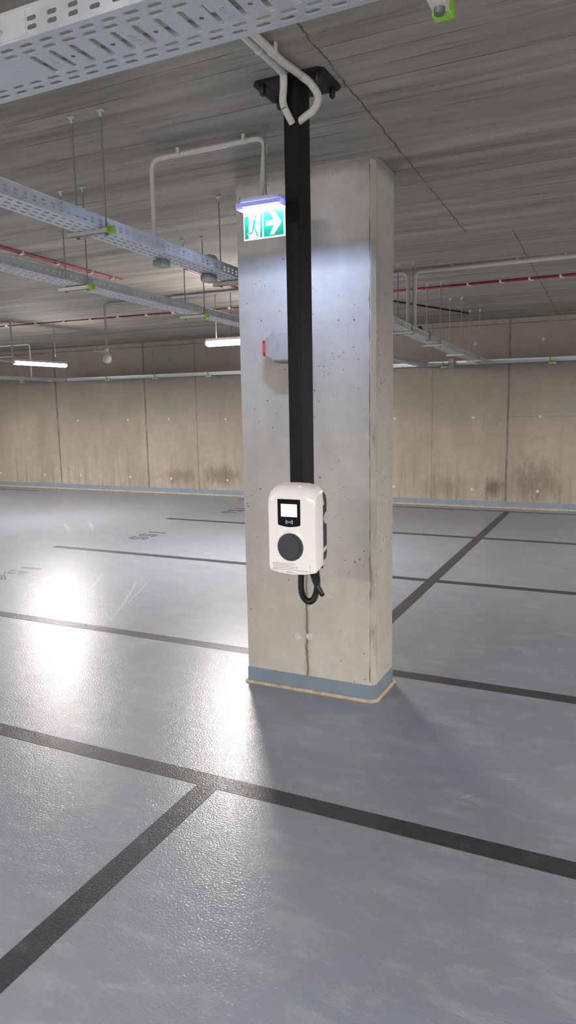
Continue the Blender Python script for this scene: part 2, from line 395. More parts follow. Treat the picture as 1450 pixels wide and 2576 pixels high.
def tray(label, path, width, height, pitch=.05, near=False, name='cable_tray', group=None, thick=.0015, slot=.026, rows=3, siderows=2, lip=.008):
    """path: list of (x,y,z) of the centre of the tray bottom"""
    p0 = Vector(path[0]); t = thing(name, label, 'cable tray', tuple(p0), group)
    bot, s1, s2 = MB(), MB(), MB(); n = 20 if near else 12
    for a, b in zip(path[:-1], path[1:]):
        a = Vector(a); b = Vector(b); d = (b - a); L = d.length; d.normalize()
        side = Vector((d.y, -d.x, 0)).normalized(); up = side.cross(d).normalized()
        if up.z < 0: up = -up
        def FB(u, v, w): return a + d * u + side * v - up * w
        hw = width / 2
        if near:
            rw = [(-hw, -hw + .012, None), (-hw + .012, -hw + .034, 0), (-hw + .034, -hw + .058, .5), (-hw + .058, hw - .058, 't'), (hw - .058, hw - .034, 0), (hw - .034, hw - .012, .5), (hw - .012, hw, None)]
            for v0, v1, ph in rw:
                if ph is None: bot.add([FB(0, v0, 0), FB(L, v0, 0), FB(L, v1, 0), FB(0, v1, 0)], [(0, 1, 2, 3)])
                elif ph == 't':
                    # alternating transverse slots and round holes: half pitch cells
                    k = 0; u = 0
                    while u + pitch / 2 <= L:
                        if k % 2 == 0: perf_row(bot, FB, u, u + pitch / 2, v0, v1, pitch / 2, u - pitch / 2 * 1, .0125, (v1 - v0) * .88, n, .0024)
                        else:
                            q = (k // 2) % 4
                            if q in (0, 2): perf_row(bot, FB, u, u + pitch / 2, v0, (v0 + v1) / 2 - .01, 9, 0, 0, 0); perf_row(bot, FB, u, u + pitch / 2, (v0 + v1) / 2 - .01, (v0 + v1) / 2 + .01, pitch / 2, u - pitch / 2, .0105, .0105, n, .0); perf_row(bot, FB, u, u + pitch / 2, (v0 + v1) / 2 + .01, v1, 9, 0, 0, 0)
                            else: bot.add([FB(u, v0, 0), FB(u + pitch / 2, v0, 0), FB(u + pitch / 2, v1, 0), FB(u, v1, 0)], [(0, 1, 2, 3)])
                        k += 1; u += pitch / 2
                else: perf_row(bot, FB, 0, L, v0, v1, pitch, pitch * ph * .5, pitch * .60, .0112, n, .0024)
        else:
            m = rows; e = .012; st = (width - 2 * e) / m
            bot.add([FB(0, -hw, 0), FB(L, -hw, 0), FB(L, -hw + e, 0), FB(0, -hw + e, 0)], [(0, 1, 2, 3)])
            bot.add([FB(0, hw - e, 0), FB(L, hw - e, 0), FB(L, hw, 0), FB(0, hw, 0)], [(0, 1, 2, 3)])
            for i in range(m): perf_row(bot, FB, 0, L, -hw + e + i * st, -hw + e + (i + 1) * st, pitch, (i % 2) * pitch / 2, pitch * .62, .0105, 12)
        for sgn, sm in ((-1, s1), (1, s2)):
            def FS(u, v, w): return a + d * u + side * (sgn * (hw + w)) + up * v
            h1 = height * .16; h2 = height * .44; h3 = height * .72
            sm.add([FS(0, 0, 0), FS(L, 0, 0), FS(L, h1, 0), FS(0, h1, 0)], [(0, 1, 2, 3)])
            sm.add([FS(0, h3, 0), FS(L, h3, 0), FS(L, height, 0), FS(0, height, 0)], [(0, 1, 2, 3)])
            perf_row(sm, FS, 0, L, h1, h2, pitch, .0, pitch * .46, .0092, n)
            if siderows == 2: perf_row(sm, FS, 0, L, h2, h3, pitch, .0, pitch * .46, .0092, n)
            else: sm.add([FS(0, h2, 0), FS(L, h2, 0), FS(L, h3, 0), FS(0, h3, 0)], [(0, 1, 2, 3)])
            # rolled lip turned inwards
            sm.tube([FS(0, height, 0), FS(L, height, 0)], .0025, 6)
            sm.add([FS(0, height, 0), FS(L, height, 0), FS(L, height, -lip), FS(0, height, -lip)], [(0, 1, 2, 3)])
    ob = obj('bottom_plate', bot, M['galv'], t, fix=False)
    o1 = obj('side_rail', s1, M['galv'], t, fix=False); o2 = obj('side_rail', s2, M['galv'], t, fix=False)
    for o in (ob, o1, o2):
        so = o.modifiers.new('sheet', 'SOLIDIFY'); so.thickness = thick; so.offset = 0
    return t

def arc_path(pts, r, n=8):
    """polyline with rounded corners of radius r"""
    pts = [Vector(p) for p in pts]; out = [pts[0]]
    for i in range(1, len(pts) - 1):
        a, b, c = pts[i - 1], pts[i], pts[i + 1]; d1 = (a - b).normalized(); d2 = (c - b).normalized()
        ang = d1.angle(d2); t = min(r / math.tan(ang / 2), (a - b).length * .49, (c - b).length * .49)
        p, q = b + d1 * t, b + d2 * t
        for k in range(n + 1):
            s = k / n; out.append(p * (1 - s) ** 2 + b * 2 * s * (1 - s) + q * s * s)
    out.append(pts[-1]); return out
def spline(pts, m=12):
    P = [Vector(p) for p in pts]; P = [P[0] * 2 - P[1]] + P + [P[-1] * 2 - P[-2]]; out = []
    for i in range(1, len(P) - 2):
        for k in range(m):
            t = k / m; a, b, c, d = P[i - 1], P[i], P[i + 1], P[i + 2]
            out.append(.5 * ((2 * b) + (c - a) * t + (2 * a - 5 * b + 4 * c - d) * t * t + (3 * b - a - 3 * c + d) * t ** 3))
    out.append(P[-2]); return out
def corrugate(mb, pts, r, pitch=.004, amp=.0016, n=16):
    # resample evenly at half pitch
    pts = [Vector(p) for p in pts]; seg = [0]
    for a, b in zip(pts[:-1], pts[1:]): seg.append(seg[-1] + (b - a).length)
    tot = seg[-1]; m = int(tot / (pitch / 4)); out = []; rd = []; j = 0
    for i in range(m + 1):
        s = tot * i / m
        while j < len(seg) - 2 and seg[j + 1] < s: j += 1
        f = (s - seg[j]) / max(1e-9, seg[j + 1] - seg[j]); out.append(pts[j].lerp(pts[j + 1], f)); rd.append(r + amp * math.cos(2 * PI * s / pitch))
    mb.tube(out, rd, n); return mb

def conduit(label, pts, r, mat, bend=.05, clamps=(), name='conduit', cat='pipe', group=None, cdir=None):
    t = thing(name, label, cat, tuple(pts[0]), group)
    obj('pipe', MB().tube(arc_path(pts, bend), r, 16), mat, t)
    for c in clamps:
        c = Vector(c[:3]); d = Vector(cdir or (1, 0, 0)); cm = MB()
        cm.tube([c - d * .008, c + d * .008], r * 1.18, 16)
        o = Vector((0, 0, 1)); sd = d.cross(o).normalized()
        cm.obox(c + o * (HC - c.z) / 2, d, sd, o, .009, r * .5, (HC - c.z) / 2)
        obj('pipe_clip', cm, M['pvc'], t)
    return t

def rod_set(label, xs, y, zb, group, bar=None, cap=None, ztop=HC, name='tray_hanger', r=.004, barmat='cream', ys=None, bh=.026, barw=.016):
    ys = ys or [y] * len(xs)
    t = thing(name, label, 'tray hanger', (sum(xs) / len(xs), sum(ys) / len(ys), zb), group)
    for x, yy in zip(xs, ys):
        o = obj('threaded_rod', MB().cyl((x, yy, zb - .012), (x, yy, ztop - .004), r, 8), M['rod'], t)
        a = MB(); a.box(x - .018, x + .018, yy - .007, yy + .007, ztop - .004, ztop)
        a.cyl((x - .012, yy, ztop - .009), (x - .012, yy, ztop - .004), .0045, 6); a.cyl((x + .012, yy, ztop - .009), (x + .012, yy, ztop - .004), .0045, 6)
        a.cyl((x, yy, ztop - .03), (x, yy, ztop - .004), r * 1.5, 8)
        obj('ceiling_anchor', a, M['galv'], t)
        obj('nut', MB().cyl((x, yy, zb - bh - .009), (x, yy, zb - bh), .009, 6), M['rod'], t)
    if bar:
        x0, x1 = bar; b = MB()
        hw = barw
        b.box(x0, x1, y - hw, y - hw + .002, zb - bh, zb); b.box(x0, x1, y + hw - .002, y + hw, zb - bh, zb)
        b.box(x0, x1, y - hw, y + hw, zb - .002, zb)
        b.box(x0, x1, y - hw, y - hw * .45, zb - bh, zb - bh + .002); b.box(x0, x1, y + hw * .45, y + hw, zb - bh, zb - bh + .002)
        obj('crossbar', b, M[barmat], t)
        if cap: obj('end_cap', MB().box(x1 - .024, x1 + .003, y - hw - .002, y + hw + .002, zb - bh - .002, zb + .002, .002), M['green'], t)['label'] = 'lime green end cap'
    return t

# ------------------------------------------------------------------ room
def ribbon(mb, x0, y0, x1, y1, z0=.0, z1=.0012): mb.box(x0, x1, y0, y1, z0, z1)

def text_mesh(body, size, depth=0, outline=None):
    cu = bpy.data.curves.new('t', 'FONT'); cu.body = body; cu.size = size; cu.align_x = 'CENTER'; cu.align_y = 'CENTER'; cu.extrude = depth; cu.resolution_u = 4
    if outline: cu.fill_mode = 'NONE'; cu.extrude = 0; cu.bevel_depth = outline; cu.bevel_resolution = 0; cu.space_character = 1.15
    o = bpy.data.objects.new('t', cu); link(o)
    dg = bpy.context.evaluated_depsgraph_get(); me = bpy.data.meshes.new_from_object(o.evaluated_get(dg))
    vs = [v.co.copy() for v in me.vertices]; fs = [tuple(p.vertices) for p in me.polygons]
    bpy.data.objects.remove(o); bpy.data.curves.remove(cu); bpy.data.meshes.remove(me)
    return vs, fs
def place_text(mb, body, size, c, ux, uy, depth=.0004, outline=None, flat=1.0):
    vs, fs = text_mesh(body, size, depth, outline); ux = Vector(ux); uy = Vector(uy); uz = ux.cross(uy); c = Vector(c)
    mb.add([c + ux * v.x + uy * v.y + uz * v.z * flat for v in vs], fs)

def build_room():
    X0, X1, Y0, Y1 = -19.0, 9.0, -9.0, YW
    m = MB(); m.box(X0, X1, Y0, Y1, -.1, 0); fl = struct('floor', m, M['floor'])
    # painted bay lines
    def ln(label, x0, y0, x1, y1, z1=.0012):
        b = MB(); ribbon(b, x0, y0, x1, y1, 0, z1); o = obj('painted_line', b, M['line'], fl); o['label'] = label
    XM0, XM1 = -1.797, -1.686
    ln('long black line in the foreground', X0 + .5, 2.668, X1 - .5, 2.777)
    ln('black line meeting the foreground line from below left', XM0, -8.5, XM1, 2.668)
    ln('black line passing behind the pillar foot', -6.8, 4.358, X1 - .5, 4.469)
    ln('black line behind the pillar running to the far wall', XM0, 4.469, XM1, 11.93, .0009)
    ln('thin black bay line, third row', -6.82, 6.93, X1 - .5, 7.04)
    ln('thin black bay line, fourth row', -6.76, 9.42, X1 - .5, 9.53)
    ln('thin black line in front of the back wall', -6.81, 11.92, X1 - .5, 12.0)
    ln('short thin black line at far left', X0 + .5, 11.80, -11.9, 11.86)
    for body, yc in (('154', 5.66), ('155', 8.10), ('156', 10.62)):
        b = MB(); place_text(b, body, .40, (-6.14, yc, .0012), (0, -1, 0), (1, 0, 0), outline=.0075, flat=.14)
        o = obj('bay_number', b, M['line'], fl); o['label'] = 'stencilled outline number ' + body
    b = MB(); rnd = random.Random(3)
    def scuff(x0, y0, x1, y1, w):
        d = Vector((x1 - x0, y1 - y0, 0)); L = d.length; d.normalize(); n_ = Vector((d.y, -d.x, 0)); a = Vector((x0, y0, .0006)); L_, R_ = [], []
        for k in range(9):
            q = k / 8; c_ = a + d * L * q + n_ * math.sin(q * 3) * L * .012; ww = w * math.sin(PI * min(1, q * .9 + .05)) * rnd.uniform(.5, 1)
            L_.append(c_ + n_ * ww); R_.append(c_ - n_ * ww)
        b.add(L_ + R_[::-1], [tuple(range(18))])
    for q in ((-3.92, 4.60, -4.60, 5.85, .022), (-4.12, 5.05, -4.50, 5.95, .014), (-4.84, 5.43, -5.28, 6.15, .014), (-2.32, 3.05, -2.28, 3.32, .007), (-2.1, 4.0, -1.98, 4.14, .03), (-7.15, 8.13, -7.82, 8.80, .03), (-7.38, 7.87, -8.1, 8.54, .03),
              (-2.45, 3.95, -2.32, 4.12, .010), (.18, 2.98, .26, 3.02, .014), (.02, 2.72, .10, 2.70, .010), (.6, 3.5, .72, 3.56, .010), (-.62, 3.05, -.56, 3.12, .009), (-.5, 3.3, -.36, 3.34, .007), (.36, 3.7, .45, 3.85, .006), (1.0, 6.6, 1.5, 6.66, .02), (-.3, 5.6, .05, 5.62, .02)): scuff(*q)
    obj('scuff_mark', b, M['scuff'], fl)
    m = MB(); m.box(X0, X1, Y0, Y1, HC, HC + .25); struct('ceiling', m, M['ceiling'])
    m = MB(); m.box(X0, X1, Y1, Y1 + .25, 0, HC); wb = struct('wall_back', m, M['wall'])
    for i, (x, z) in enumerate([(-11.10, 1.545), (-9.715, 1.552), (-8.656, 1.56), (-7.288, 1.545), (-13.6, .309), (-12.19, .306), (-11.11, .316), (-9.73, .318), (-8.66, .313), (-7.285, .319),
                 (-3.79, 1.528), (-2.404, 1.537), (-1.319, 1.54), (-3.80, .304), (-2.399, .302), (-1.322, .306), (-2.39, 2.76), (-1.312, 2.779)]):
        p = MB().cyl((x, Y1 - .004, z), (x, Y1 + .01, z), .024, 14); obj('tie_hole_plug', p, M['plug'], wb)
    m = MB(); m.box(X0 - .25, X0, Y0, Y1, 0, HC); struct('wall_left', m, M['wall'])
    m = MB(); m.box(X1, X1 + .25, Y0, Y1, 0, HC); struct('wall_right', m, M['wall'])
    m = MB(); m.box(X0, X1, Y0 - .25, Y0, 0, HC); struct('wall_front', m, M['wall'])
    m = MB(); m.box(X0, X1, Y1 - .006, Y1, .0, .112); struct('baseboard_back', m, M['blue'])
    m = MB(); m.prism([(Y1 - .032, 0.0), (Y1 - .028, .008), (Y1 - .012, .02), (Y1 - .006, .022), (Y1 - .006, 0)], 'x', X0, X1); struct('trim_1', m, M['bead'])

def build_pillar():
    x0, x1, y0, y1 = -2.185, -1.317, 3.905, 4.256; cx, cy = (x0 + x1) / 2, (y0 + y1) / 2
    t = thing('concrete_pillar', 'broad rectangular concrete pillar with blue-grey painted foot, standing mid floor', 'pillar', (cx, cy, 0))
    ch = .024
    poly = [(x0, y0), (x1 - ch * .9, y0), (x1, y0 + ch), (x1, y1), (x0, y1)]
    obj('shaft', MB().prism(poly, 'z', 0, HC), M['pillar'], t)
    # corner strip left by the form fillet
    s = MB(); e = .0015
    s.prism([(x1 - ch * .9 - .004, y0 - e), (x1 - ch * .9, y0 - e), (x1 + e, y0 + ch), (x1 + e, y0 + ch + .004), (x1 - .003, y0 + ch), (x1 - ch * .9, y0 + .003)], 'z', .11, HC - .02)
    obj('corner_strip', s, M['corner'], t)
    rn = random.Random(5); g = MB()
    for base, ax in ((x1 - ch * .9 - .006, 'x'), (y0 + ch + .006, 'y')):
        L_, R_ = [], []; z = .13; 
        while z < HC - .03:
            w = rn.choice((.0008, .001, .0018, .0035, .005)); c_ = base + rn.uniform(-.0015, .0015)
            if ax == 'x': L_.append((c_ - w, y0 - .0004, z)); R_.append((c_ + w, y0 - .0004, z))
            else: L_.append((x1 + .0004, c_ - w, z)); R_.append((x1 + .0004, c_ + w, z))
            z += rn.uniform(.03, .10)
        k_ = len(L_); g.add(L_ + R_, [(i, i + 1, k_ + i + 1, k_ + i) for i in range(k_ - 1)])
    obj('form_seam', g, M['seamdark'], t)
    b = MB(); g = .004
    polyb = [(x0 - g, y0 - g), (x1 - ch * .9 + .002, y0 - g), (x1 + g, y0 + ch - .002), (x1 + g, y1 + g), (x0 - g, y1 + g)]
    obj('painted_foot', b.prism(polyb, 'z', .0, .104), M['blue'], t)
    r = MB(); q = .012
    path = [(x0 - q, y1 + q, .004), (x0 - q, y0 - q, .004), (x1 - ch, y0 - q, .004), (x1 + q * .6, y0 + ch * .6, .004), (x1 + q, y1 + q, .004), (x0 - q, y1 + q, .004)]
    r.tube(arc_path(path, .02), .0145, 10); obj('sealant_bead', r, M['bead'], t)
    for (x, z, rr) in ((-1.823, .355, .024), (-1.745, .362, .021), (-1.735, 1.783, .022)):
        o = obj('tie_hole_plug', MB().cyl((x, y0 - .0015, z), (x, y0 + .01, z), rr, 18), M['plug'], t)

def build_post():
    x0, x1, y0, y1 = -1.358, -1.295, 2.850, 2.977
    t = thing('ceiling_post', 'black steel post hanging from the ceiling and carrying the charger', 'post', ((x0 + x1) / 2, (y0 + y1) / 2, 1.2))
    b = MB(); b.box(x0, x1, y0, y1, 1.16, HC - .012, .003); obj('post_tube', b, M['black'], t)
    px0, px1, py0, py1 = -1.492, -1.172, 2.822, 3.05; zp = HC - .012; c = .022
    poly = [(px0 + c, py0), (px1 - c, py0), (px1, py0 + c), (px1, py1 - c), (px1 - c, py1), (px0 + c, py1), (px0, py1 - c), (px0, py0 + c)]
    obj('mounting_plate', MB().prism(poly, 'z', zp, HC), M['black'], t)
    for x in (px0 + .035, px1 - .035):
        for y in (py0 + .035, py1 - .03):
            k = MB(); k.cyl((x, y, zp - .006), (x, y, zp), .017, 16); k.tube([(x, y, zp - .006), (x, y, zp - .030), (x, y, zp - .038)], [.0135, .013, .007], 14)
            obj('anchor_bolt', k, M['bolt'], t)

def build_charger():
    CX, W = -1.2805, .231; yf, yb = 2.692, 2.766
    t = thing('ev_charger', 'white wall box car charger with lit screen and round socket, on the black post', 'car charger', (CX, 2.78, 1.08))
    # front cover surface
    hw = W / 2
    sec = [(-hw, yb), (-hw, yf + .03), (-hw + .0005, yf + .018), (-hw + .002, yf + .009), (-hw + .005, yf + .004), (-hw + .010, yf + .001), (-hw + .03, yf), (-hw * .5, yf - .0015), (0, yf - .002), (hw * .5, yf - .0015),
           (hw - .016, yf - .0004), (hw - .0055, yf), (hw - .0042, yf + .002), (hw - .002, yf + .03), (hw, yf + .045), (hw, yb)]
    NZ = 44; vs = []; fs = []
    for i in range(NZ + 1):
        tt = i / NZ; tt = tt if i < 1 else tt
        for (x, y) in sec:
            q = abs(x) / hw; depth = (y - yf) / (yb - yf)
            zb = 1.077 + .016 * q ** 2 + (.024 * depth if x > hw * .6 else .010 * depth)
            zt = 1.470 - .008 * q ** 2 - .028 * max(0, (q - .72) / .28) ** 2.2
            z = zb + (zt - zb) * tt
            # roof curve: pull front back near the top
            k = max(0., (z - (zt - .075)) / .075); g = math.sqrt(max(0, 1 - k ** 2.3))
            yy = yb - (yb - y) * (g * .97 + .03)
            kb = max(0., ((zb + .012) - z) / .012); yy += .004 * kb ** 2
            vs.append((CX + x, yy, z))
    n = len(sec)
    for i in range(NZ):
        for j in range(n - 1): fs.append((i * n + j, i * n + j + 1, (i + 1) * n + j + 1, (i + 1) * n + j))
    m = MB(); m.add(vs, fs, True)
    m.add([vs[j] for j in range(n)], [tuple(range(n))]); m.add([vs[NZ * n + j] for j in range(n)], [tuple(range(n))])
    m.add([vs[0], vs[n - 1], vs[NZ * n + n - 1], vs[NZ * n]], [(0, 1, 2, 3)])
    cov = obj('front_cover', m, M['white'], t)
    md = cov.modifiers.new('e', 'EDGE_SPLIT'); md.split_angle = math.radians(34)
    # black rim and back housing with the side scoop
    rim = MB(); rim.box(CX - hw + .006, CX + hw - .003, yb - .002, yb + .007, 1.098, 1.428, .003); obj('rear_rim', rim, M['blackpl'], t)
    yr = 2.822; obj('wall_bracket', MB().box(-1.35, -1.26, yr - .002, 2.8495, 1.17, 1.40), M['blackpl'], t); prof = [(yb + .004, 1.128), (yr - .012, 1.135), (yr, 1.158), (yr, 1.285)]
    for k in range(13):
        a = -PI / 2 + PI * k / 12; prof.append((yr - .034 * math.cos(a), 1.313 + .027 * math.sin(a)))
    prof += [(yr, 1.345), (yr, 1.385)] + [(yb + .006 + (yr - yb - .006) * math.cos(a), 1.385 + .045 * math.sin(a)) for a in [PI / 2 * k / 8 for k in range(1, 9)]]
    hs = obj('back_housing', MB().prism(prof, 'x', CX - hw + .018, CX + hw - .006), M['blackpl'], t)
    xs = CX + hw - .0055
    o = obj('warning_label', MB().prism([(yb + .009, 1.372), (yb + .030, 1.372), (yb + .013, 1.408)], 'x', xs - .001, xs + .0004), M['yellow'], hs)
    o = obj('rating_label', MB().prism([(yb + .010, 1.160), (yr - .004, 1.176), (yr - .004, 1.192), (yb + .010, 1.183)], 'x', xs - .001, xs + .0004), M['label'], hs)
    # display bezel
    bx0, bx1, bz0, bz1 = -1.3425, -1.2365, 1.288, 1.4045; yb2 = yf - .0005; pts = [(bx0, bz1), (bx0, bz0 + .012)]
    for k in range(0, 7):
        a = PI + PI / 2 * k / 6; pts.append((bx0 + .008 + .008 * math.cos(a), bz0 + .012 + .009 * math.sin(a)))
    for k in range(1, 8): s = k / 8; pts.append((bx0 + .008 + (bx1 - bx0 - .016) * s, bz0 + .003 - .006 * math.sin(PI * s)))
    for k in range(0, 7):
        a = 3 * PI / 2 + PI / 2 * k / 6; pts.append((bx1 - .008 + .008 * math.cos(a), bz0 + .012 + .009 * math.sin(a)))
    pts += [(bx1, bz1)]
    bz = obj('display_bezel', MB().prism(pts, 'y', yf - .0035, yf + .003), M['glass'], t)
    ys = yf - .0042
    obj('screen', MB().box(-1.3265, -1.2510, ys, ys + .002, 1.3295, 1.3840), M['screen'], bz)
    lg = MB(); yl = ys - .0003
    def ring(mb, cx, cz, r, w, a0, a1, y0, n=16):
        for k in range(n):
            a = a0 + (a1 - a0) * k / n; b = a0 + (a1 - a0) * (k + 1) / n
            mb.prism([(cx + (r - w) * math.cos(a), cz + (r - w) * math.sin(a)), (cx + r * math.cos(a), cz + r * math.sin(a)), (cx + r * math.cos(b), cz + r * math.sin(b)), (cx + (r - w) * math.cos(b), cz + (r - w) * math.sin(b))], 'y', y0, y0 + .0005)
    ring(lg, -1.3125, 1.3590, .0062, .0018, 0, 2 * PI, yl)
    for k, w in enumerate((.007, .003, .002, .004, .007)): lg.box(-1.299 + k * .0078, -1.299 + k * .0078 + w, yl, yl + .0004, 1.3565, 1.3605)
    obj('screen_logo', lg, M['screenlogo'], bz)
    rf = MB(); cx, cz, y9 = -1.2885, 1.3065, yf - .0040
    rf.cyl((cx, y9, cz), (cx, y9 + .001, cz), .0028, 12)
    for r_, w_, sp in ((.0095, .002, .72), (.0165, .0024, .62)):
        ring(rf, cx, cz, r_, w_, -sp, sp, y9, 10); ring(rf, cx, cz, r_, w_, PI - sp, PI + sp, y9, 10)
    obj('card_reader_symbol', rf, M['printw'], bz)
    # socket
    sx, sz, R = -1.2855, 1.1975, .0605
    hl = MB(); n = 48
    def disc(mb, r, ya, yb_, bev=.002):
        mb.tube([(sx, yb_, sz), (sx, ya + bev, sz), (sx, ya, sz)], [r, r, r - bev], n)
    # shallow white scoop above the socket
    sc = MB()
    for k in range(24):
        a = .35 + (PI - .7) * k / 24; b = .35 + (PI - .7) * (k + 1) / 24; f = lambda a, r, y: (sx + r * math.cos(a), y, sz + .006 + r * 1.03 * math.sin(a))
        sc.add([f(a, R + .0005, yf - .004), f(b, R + .0005, yf - .004), f(b, R + .014, yf - .0004), f(a, R + .014, yf - .0004)], [(0, 1, 2, 3)], True)
    obj('socket_hood', sc, M['white'], t)
    disc(hl, R, yf - .006, yf + .004); sk = obj('socket_ring', hl, M['socket'], t)
    fl = MB(); r2 = .050; pts = []
    a0 = math.radians(115); a1 = math.radians(65) + 2 * PI
    for k in range(49):
        a = a0 + (a1 - a0) * k / 48; pts.append((sx - .004 + r2 * math.cos(a), sz + .000 + r2 * math.sin(a)))
    pts += [(sx - .004 + .021, sz + R * .93), (sx - .004 - .021, sz + R * .93)]
    fl.prism(pts, 'y', yf - .0105, yf - .006); fo = obj('socket_flap', fl, M['socket'], t)
    be = fo.modifiers.new('b', 'BEVEL'); be.width = .0012; be.segments = 2; be.limit_method = 'ANGLE'
    # printed lines
    pr = MB(); yp = yf - .0024
    for k, (a, b) in enumerate(((-1.372, -1.265), (-1.374, -1.272), (-1.369, -1.250), (-1.372, -1.253), (-1.372, -1.206))):
        z = 1.1245 - k * .0068; pr.box(a, b, yp, yp + .003, z - .0009, z + .0009)
    for k in range(4): z = 1.1235 - k * .0095; pr.cyl((-1.196, yp, z), (-1.196, yp + .004, z), .0017, 10)
    place_text(pr, 'METPACK.P', .0066, (-1.290, yp, 1.0865), (1, 0, 0), (0, 0, 1), .0002)
    obj('printed_lines', pr, M['print'], t)
    bk = MB(); bk.box(-1.349, -1.331, 2.822, 2.8495, 1.4535, 1.4575); obj('fixing_tab', bk, M['label'], t)
    # hoses
    h = MB(); p = spline([(-1.284, 2.80, 1.115), (-1.285, 2.80, 1.075), (-1.288, 2.80, 1.03), (-1.288, 2.80, .985), (-1.278, 2.80, .950), (-1.253, 2.80, .932), (-1.228, 2.80, .946), (-1.214, 2.802, .985), (-1.212, 2.806, 1.03), (-1.218, 2.808, 1.075), (-1.221, 2.808, 1.115)], 10)
    corrugate(h, p, .0138, .0044, .0014)
    single('corrugated_hose', 'black ribbed hose looping in a U below the white charger', 'hose', h, M['hose'], (-1.284, 2.80, 1.1))
    h = MB(); p = spline([(-1.222, 2.770, 1.110), (-1.218, 2.770, 1.070), (-1.207, 2.770, 1.035), (-1.190, 2.770, 1.005), (-1.172, 2.770, .977)], 10)
    corrugate(h, p[:-14], .0122, .0044, .0012); h.tube([p[-15], p[-10], p[-5], p[-1], p[-1] + (p[-1] - p[-2]).normalized() * .005], [.0118, .0116, .0114, .0110, .006], 16)
    single('corrugated_hose', 'short black ribbed hose end pointing down right beside the hose loop', 'hose', h, M['hose'], (-1.222, 2.770, 1.1))

